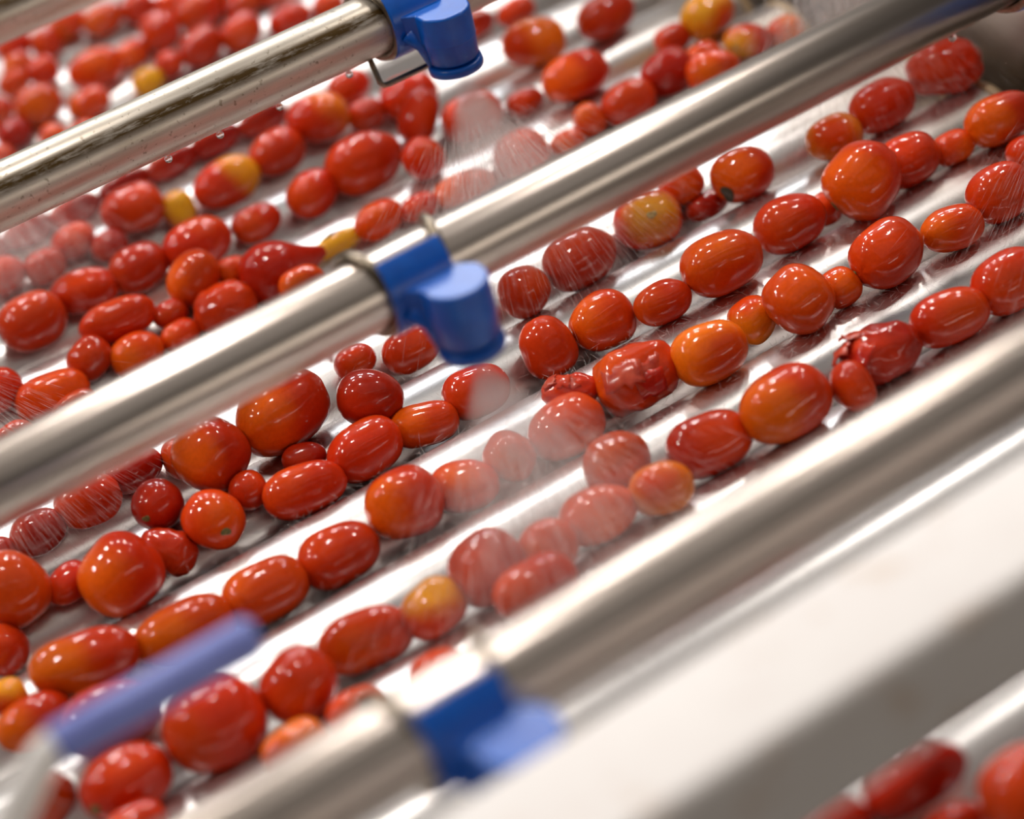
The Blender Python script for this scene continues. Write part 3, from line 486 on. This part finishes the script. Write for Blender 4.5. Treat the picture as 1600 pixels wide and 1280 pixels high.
  (0.341, 0.0237, 0.0487, 0.0464, 0.0375, 1.0, -0.09, 0.0, 'r', 'p', None, 'red oval tomato, third from right in fourth row behind the front pipe'),
  (0.3762, 0.0181, 0.0439, 0.0336, 0.0236, 1.0, -0.09, 0.0, 'o', 'p', None, 'small orange-red plum-shaped tomato, second from right in fourth row behind the front pipe'),
  (0.4141, 0.0102, 0.0524, 0.0552, 0.0359, 1.0, -0.09, 0.0, 'oO', 'p', None, 'large orange-flushed red plum-shaped tomato, rightmost in fourth row behind the front pipe'),
  (-0.3256, 0.1307, 0.0385, 0.0337, 0.0255, 1.0, 0.01, 0.0, 'd', 'p', None, 'small deep red plum-shaped tomato, leftmost in fifth row behind the front pipe'),
  (-0.2934, 0.1307, 0.0401, 0.0381, 0.0282, 1.0, 0.01, 0.0, 'd', 'p', None, 'deep red plum-shaped tomato, second from left in fifth row behind the front pipe'),
  (-0.2564, 0.1308, 0.0434, 0.0444, 0.0336, 0.97, -0.25, 0.0, 'r', 'p', None, 'red plum-shaped tomato, third from left in fifth row behind the front pipe'),
  (-0.2198, 0.1377, 0.0438, 0.0398, 0.0271, 1.0, 0.01, 0.0, 'd', 'p', None, 'deep red plum-shaped tomato, fourth from left in fifth row behind the front pipe'),
  (-0.1897, 0.1303, 0.0397, 0.0252, 0.028, 1.0, 0.07, 0.0, 'r', 'p', None, 'small red oval tomato, fifth from left in fifth row behind the front pipe'),
  (-0.181, 0.0893, 0.0588, 0.0479, 0.0486, 0.79, 0.1, 0.61, 'oO', 'p', None, 'orange-flushed red oval tomato, sixth from left in fifth row behind the front pipe'),
  (-0.1266, 0.0945, 0.0586, 0.0678, 0.0503, 0.96, 0.28, 0.0, 'oO', 'p', None, 'large orange-flushed red plum-shaped tomato, seventh from left in fifth row behind the front pipe'),
  (-0.0536, 0.135, 0.0404, 0.0306, 0.0236, 1.0, 0.01, 0.0, 'r', 'p', None, 'small red oval tomato, eighth from left in fifth row behind the front pipe'),
  (-0.0153, 0.124, 0.0362, 0.0452, 0.031, 1.0, 0.07, 0.0, 'r', 'p', None, 'red plum-shaped tomato, ninth from left in fifth row behind the front pipe'),
  (0.0684, 0.1062, 0.0465, 0.0373, 0.0358, 0.95, 0.31, 0.0, 'r', 'p', None, 'red oval tomato, ninth from right in fifth row behind the front pipe'),
  (0.1162, 0.1093, 0.047, 0.0571, 0.04, 1.0, 0.06, 0.0, 'r', 'p', None, 'large red plum-shaped tomato, eighth from right in fifth row behind the front pipe'),
  (0.1829, 0.1221, 0.041, 0.05, 0.041, 0.84, -0.55, 0.0, 'oy', 'p', [-0.005, -0.0159, 0.0122], 'yellow-crowned red oval tomato, seventh from right in fifth row behind the front pipe'),
  (0.2245, 0.1373, 0.0441, 0.0345, 0.0281, 1.0, 0.01, 0.0, 'o', 'p', None, 'small orange-red oval tomato, sixth from right in fifth row behind the front pipe'),
  (0.2347, 0.1234, 0.0269, 0.0355, 0.0194, 1.0, 0.0, 0.0, 'd', 'p', None, 'deep red plum-shaped tomato, fifth from right in fifth row behind the front pipe'),
  (0.2575, 0.1065, 0.0477, 0.0475, 0.0383, 0.95, -0.3, 0.0, 'od', 'p', [-0.0195, -0.0083, -0.0031], 'dark-spotted red oval tomato, fourth from right in fifth row behind the front pipe'),
  (0.3285, 0.0898, 0.0505, 0.043, 0.0318, 0.97, -0.23, 0.0, 'O', 'p', None, 'orange plum-shaped tomato, third from right in fifth row behind the front pipe'),
  (0.38, 0.0974, 0.0507, 0.0543, 0.0362, 1.0, 0.01, 0.0, 'r', 'p', None, 'large red plum-shaped tomato, second from right in fifth row behind the front pipe'),
  (0.4437, 0.1016, 0.0514, 0.0572, 0.0408, 0.83, -0.56, 0.0, 'r', 'W', None, 'large red wrinkled tomato, rightmost in fifth row behind the front pipe'),
  (-0.0933, -0.4179, 0.0449, 0.0409, 0.0254, 1.0, -0.08, 0.0, 'd', 'p', None, 'deep red plum-shaped tomato half under the white beam, leftmost in first row'),
  (-0.0445, -0.4213, 0.0453, 0.0574, 0.029, 1.0, -0.08, 0.0, 'd', 'p', None, 'large deep red plum-shaped tomato half under the white beam, second from left in first row'),
  (-0.0456, -0.448, 0.0341, 0.0346, 0.0222, 0.99, -0.13, 0.0, 'r', 'p', None, 'small red plum-shaped tomato half under the white beam, second from right in first row'),
  (-0.0172, -0.4689, 0.0546, 0.0463, 0.0406, 1.0, 0.1, 0.0, 'o', 'p', None, 'orange-red oval tomato half under the white beam, rightmost in first row'),
]

COL = {'r': (.54, .029, .004), 'd': (.38, .013, .003), 'o': (.63, .052, .004), 'O': (.78, .165, .006), 'P': (.76, .112, .004), 'Y': (.84, .33, .015)}
# code -> skin, blotch, reach, blotch direction kind
STY = {'r': ('r', 'o', .05), 'd': ('d', 'r', .0), 'o': ('o', 'P', -.10), 'O': ('O', 'o', .05), 'Y': ('Y', 'o', .0),
       'ry': ('r', 'O', .35), 'ry2': ('r', 'Y', .30), 'yv': ('r', 'Y', .22), 'oO': ('r', 'P', .18), 'oy': ('r', 'Y', .12), 'od': ('r', 'P', .15), 'oY': ('o', 'Y', .20)}
def tomato(i, x, y, z, L, Wd, dx, dy, dz, c, s, scar, label):
    rn = random.Random(i * 13 + 5)
    a = Vector((dx, dy, dz)).normalized(); b_ = Vector((0, 0, 1)).cross(a).normalized(); u_ = a.cross(b_)
    M3 = Matrix((a, b_, u_)).transposed()
    M3n = M3.inverted()
    nu, nv = 22, 34
    pw_ = {'R': 2.3, 'N': 2.7, 'T': 2.1}.get(s, rn.uniform(2.3, 2.9))
    asym = {'T': .42}.get(s, rn.uniform(-.12, .12)); lob = rn.choice((0, 0, .012, .02)); ln_ = rn.choice((3, 4, 5)); ph = rn.uniform(0, 6.3)
    amp = {'W': .11, 'B': .12, 'B2': .16, 'B3': .16}.get(s, .05); seed = Vector((rn.uniform(0, 90), rn.uniform(0, 90), rn.uniform(0, 90)))
    freq = {'W': 2.6, 'B': 2.0, 'B2': 2.4, 'B3': 2.2}.get(s, 1.2)
    bm = bmesh.new(); rows = []
    for j in range(nu + 1):
        th = math.pi * j / nu; ax = -math.cos(th)
        rad = max(0.0, 1 - abs(ax) ** pw_) ** .5
        rad *= 1 - asym * ax
        if s == 'T' and ax > .1: rad *= 1 - .30 * math.sin((ax - .1) / .9 * math.pi * .8)
        if s == 'S': rad *= .9
        axx = ax
        if abs(ax) > .96: axx = ax * (1 - .02 * (abs(ax) - .96) / .04)
        if j in (0, nu):
            rows.append([bm.verts.new((axx * L / 2, 0, 0))]); continue
        ring = []
        for q in range(nv):
            f_ = 2 * math.pi * q / nv
            d_ = Vector((ax, rad * math.cos(f_), rad * math.sin(f_)))
            n_ = 1 + amp * noise.noise(d_ * freq + seed) * (1 if amp < .05 else 1.2) + lob * math.cos(ln_ * f_ + ph)
            if amp > .05: n_ += .25 * amp * noise.noise(d_ * freq * 2.7 + seed)
            ring.append(bm.verts.new((axx * L / 2 * (1 + (n_ - 1) * .4), rad * Wd / 2 * math.cos(f_) * n_, rad * Wd / 2 * math.sin(f_) * n_)))
        rows.append(ring)
    for j in range(nu):
        A, B = rows[j], rows[j + 1]
        for q in range(nv):
            p = (q + 1) % nv
            if len(A) == 1: bm.faces.new((A[0], B[p], B[q]))
            elif len(B) == 1: bm.faces.new((A[q], A[p], B[0]))
            else: bm.faces.new((A[q], A[p], B[p], B[q]))
    o = done(bm, 'plum_tomato', M_tom)
    o.matrix_world = Matrix.Translation((x, y, z)) @ M3.to_4x4()
    tag(o, label, 'tomato', 'tomatoes riding on the conveyor rollers')
    ska, bla, reach = STY[c]
    j_ = lambda c3: [max(0, v_ * rn.uniform(.86, 1.12)) for v_ in c3]
    o['skin_colour'] = j_(COL[ska]); o['blotch_colour'] = j_(COL[bla]); o['blotch_reach'] = (reach if s != 'S' else -.6) + rn.uniform(-.08, .08)
    bw = Vector((rn.uniform(-1, .3), rn.uniform(-.9, .3), rn.uniform(-.2, .9)))
    if c in ('oO',): bw = Vector((-.9, -.35, .35))
    if c in ('ry', 'ry2'): bw = Vector((.95, -.1, .4))
    if c == 'yv': bw = Vector((0, -.7, .6))
    if c == 'oY': bw = Vector((.2, .1, 1))
    if scar: 
        sv = Vector(scar)
        if c == 'oy': bw = sv.normalized()
    bl = M3n @ bw.normalized(); o['blotch_direction'] = [bl.x, bl.y, bl.z]
    if scar:
        lo = M3n @ Vector(scar)
        nn = Vector((lo.x / (L / 2) ** 2, lo.y / (Wd / 2) ** 2, lo.z / (Wd / 2) ** 2)).normalized()
        dirn = lo.normalized()
        dg = bpy.data.meshes  # place the scar on the real surface
        hit, loc, nor, _ = o.ray_cast(dirn * .2, -dirn)
        if hit: lo, nn = loc, nor
        q_ = nn.to_track_quat('Z', 'Y').to_matrix().to_4x4(); T_ = Matrix.Translation(lo) @ q_
        bm = bmesh.new(); rs = Wd * (.075 if c != 'od' else .15); ring2 = []
        wob = [1 + .22 * math.sin(2 * k * math.pi / 7 + i) + .12 * math.sin(3 * k * math.pi / 7) for k in range(14)]
        prof = ((1.0, -.05), (.95, .06), (.6, .10), (.25, .02))
        for pr_, pz in prof:
            ring2.append([bm.verts.new(T_ @ Vector((rs * pr_ * wob[k] * math.cos(k * math.pi / 7), rs * pr_ * wob[k] * math.sin(k * math.pi / 7), rs * pz))) for k in range(14)])
        for A, B in zip(ring2, ring2[1:]):
            for k in range(14): bm.faces.new((A[k], A[(k + 1) % 14], B[(k + 1) % 14], B[k]))
        bm.faces.new(ring2[-1])
        so = done(bm, 'mould_patch' if c == 'od' else 'stem_scar', M_mould if c == 'od' else (M_scar_tan if c == 'oy' else M_scar), o)
    if s in ('B', 'B2', 'B3'):
        # torn skin flaps and bare flesh at the burst
        spots = {'B': [(.15, -.75, .45), (-.1, -.8, .2), (-.55, -.5, .6)], 'B2': [(-.75, .1, .6), (-.4, -.3, .85), (.2, -.2, .9)], 'B3': [(-.9, .1, .4), (-.75, -.35, .55), (-.5, .4, .75)]}[s]
        for n_, sp_ in enumerate(spots):
            dirn = (Vector(sp_)).normalized(); hit, loc, nor, _ = o.ray_cast(dirn * .2, -dirn)
            if not hit: continue
            T_ = Matrix.Translation(loc + nor * .0006) @ nor.to_track_quat('Z', 'Y').to_matrix().to_4x4()
            bm = bmesh.new(); g = []
            for iy in range(7):
                row = []
                for ix in range(9):
                    px = (ix / 8 - .5) * Wd * .62; py = (iy / 6 - .5) * Wd * .42 * (1 + .5 * noise.noise(Vector((ix * .9, n_ * 3 + i, 0))))
                    pz = .16 * Wd * max(0, ix / 8 - .25) ** 1.2 * (1 + noise.noise(Vector((ix * .7, iy * .8, n_ * 5 + i)))) - .5 * (px * px + py * py) / (Wd * .5) + .03 * Wd * noise.noise(Vector((ix, iy, i + n_)))
                    row.append(bm.verts.new(T_ @ Vector((px, py, pz))))
                g.append(row)
            for iy in range(6):
                for ix in range(8): bm.faces.new((g[iy][ix], g[iy][ix + 1], g[iy + 1][ix + 1], g[iy + 1][ix]))
            fo = done(bm, 'torn_skin', M_flesh if n_ != 1 else M_tom, o)
            if n_ == 1:
                fo['skin_colour'] = [.5, .02, .01]; fo['blotch_colour'] = [.6, .05, .01]; fo['blotch_reach'] = 0.0; fo['blotch_direction'] = [0, 0, 1]
            so_ = fo.modifiers.new('skin', 'SOLIDIFY'); so_.thickness = .0006
    if s == 'S':
        bm = bmesh.new()
        hit, loc, nor, _ = o.ray_cast(Vector((0, .06, .16)), Vector((0, -.06, -.16)).normalized())
        tube(bm, [Vector((t_ * L * .36, loc.y if hit else 0, (loc.z if hit else Wd / 2) - .0012 - .004 * t_ * t_)) for t_ in (-1, -.5, 0, .5, 1)], [.0008, .0024, .003, .0024, .0008], 10)
        done(bm, 'slit', M_mould, o)
    return o
for i, row in enumerate(TOMATOES): tomato(i, *row)

# ------------------------------------------------------------------ drops hanging on the pipes
DROPS = [(-.105, .2275, 'glinting water drop under the rear pipe, leftmost of four'), (-.066, .2275, 'glinting water drop under the rear pipe, second of four'), (-.02, .2275, 'glinting water drop under the rear pipe, third of four'), (.035, .2275, 'glinting water drop under the rear pipe beside the wire loop'),
         (.302, -.0795, 'glinting water drop under the middle pipe near its right nozzle'), (-.145, -.0795, 'blurred water drop under the middle pipe left of its nozzle')]
for x, y, lab in DROPS:
    bm = bmesh.new(); lathe(bm, [(-.0052, .0003), (-.0050, .0012), (-.0040, .0024), (-.0022, .0027), (-.0008, .0020), (.0010, .0013), (.0024, .0018)], 16, Matrix.Translation((0, 0, 0)) @ TOZ)
    o = done(bm, 'water_drop', M_drop); o.location = (x, y - .004, PZ - PR - .0006); tag(o, lab, 'drop', 'water drops under the pipes')

# ------------------------------------------------------------------ water: fans of fine streaks, mist cones, splashes
def shard(vs, fs, p, d, ln, r):
    ax = d.normalized(); s1 = ax.orthogonal().normalized(); s2 = ax.cross(s1); k = len(vs)
    vs.append(p - ax * ln * .5)
    for a in (0, 2.094, 4.189): vs.append(p + s1 * r * math.cos(a) + s2 * r * math.sin(a))
    vs.append(p + ax * ln * .5)
    for a in range(3):
        b2 = (a + 1) % 3; fs.append((k, k + 1 + b2, k + 1 + a)); fs.append((k + 4, k + 1 + a, k + 1 + b2))
def stuff(name, vs, fs, m, loc, label, cat, parent=None):
    me = bpy.data.meshes.new(name); me.from_pydata([tuple(v_ - loc) for v_ in vs], [], fs)
    me.polygons.foreach_set('use_smooth', [True] * len(me.polygons))
    o = link(name, me, m, parent); o.location = loc
    if parent is None: tag(o, label, cat, None, 'stuff')
    else: o['kind'] = 'stuff'
    return o
def spray(o_, n, label, tilt=-.42):
    rn = random.Random(int(o_.x * 1000) + 77); vs, fs = [], []
    for _ in range(n):
        fx = rn.gauss(0, .42); fy = tilt + rn.gauss(0, .27)
        d = Vector((fx, fy, -1)).normalized()
        smax = (o_.z - .045) / -d.z; t = smax * rn.uniform(.22, 1.0) ** .75
        p = o_ + d * t + Vector((rn.gauss(0, .004), rn.gauss(0, .004), 0))
        dd = (d + Vector((0, 0, -.25 * t))).normalized()
        shard(vs, fs, p, dd, rn.uniform(.008, .026), rn.uniform(.00008, .00020))
    return stuff('water_spray', vs, fs, M_streak, o_, label, 'spray')
SP = ['fan of water streaks under the rear pipe nozzle', 'fan of water streaks under the middle pipe nozzle', 'fan of water streaks under the front pipe nozzle', 'fan of water streaks at the right edge, middle pipe',
      'fan of water streaks at the left edge, rear pipe', 'fan of water streaks at the left edge, middle pipe', 'fan of water streaks near the right rail, rear pipe', 'fan of water streaks at the top left, beyond rear pipe']
for o_, lab, n in zip(OUT + HID, SP, (11000, 7500, 2500, 12000, 7000, 8000, 9000, 13000)): spray(o_, n, lab)
def mist(o_, label, tilt=-.42):
    bm = bmesh.new(); h = .150; prof = [(-.004, .010)]
    for t in (.02, .05, .09, .13, h): prof.append((-t, .010 + t * .62))
    lathe(bm, prof, 32, TOZ)
    o = done(bm, 'water_mist', M_mist); o.location = o_
    o.rotation_euler = (math.atan(tilt), 0, 0); tag(o, label, 'mist', None, 'stuff')
mist(OUT[0], 'pale cone of mist under the rear pipe nozzle')
mist(OUT[1], 'pale cone of mist under the middle pipe nozzle')
# splash fuzz on the roller crowns
vs, fs = [], []; rn = random.Random(3)
for _ in range(42000):
    k = rn.choice(range(-6, 10)); a = rn.gauss(.15, .45); yk = -(k - 6) * P
    x = rn.uniform(-.45, .45); hgt = abs(rn.gauss(0, .004))
    p = Vector((x, yk - (R + hgt) * math.sin(a), (R + hgt) * math.cos(a)))
    d = Vector((rn.gauss(0, 1), rn.gauss(0, .8), rn.gauss(.2, .6)))
    shard(vs, fs, p, d, rn.uniform(.004, .012), rn.uniform(.00006, .00014))
stuff('water_splash', vs, fs, M_splash, Vector((0, 0, .04)), 'fine splashing water threads on the wet roller crowns', 'splash')
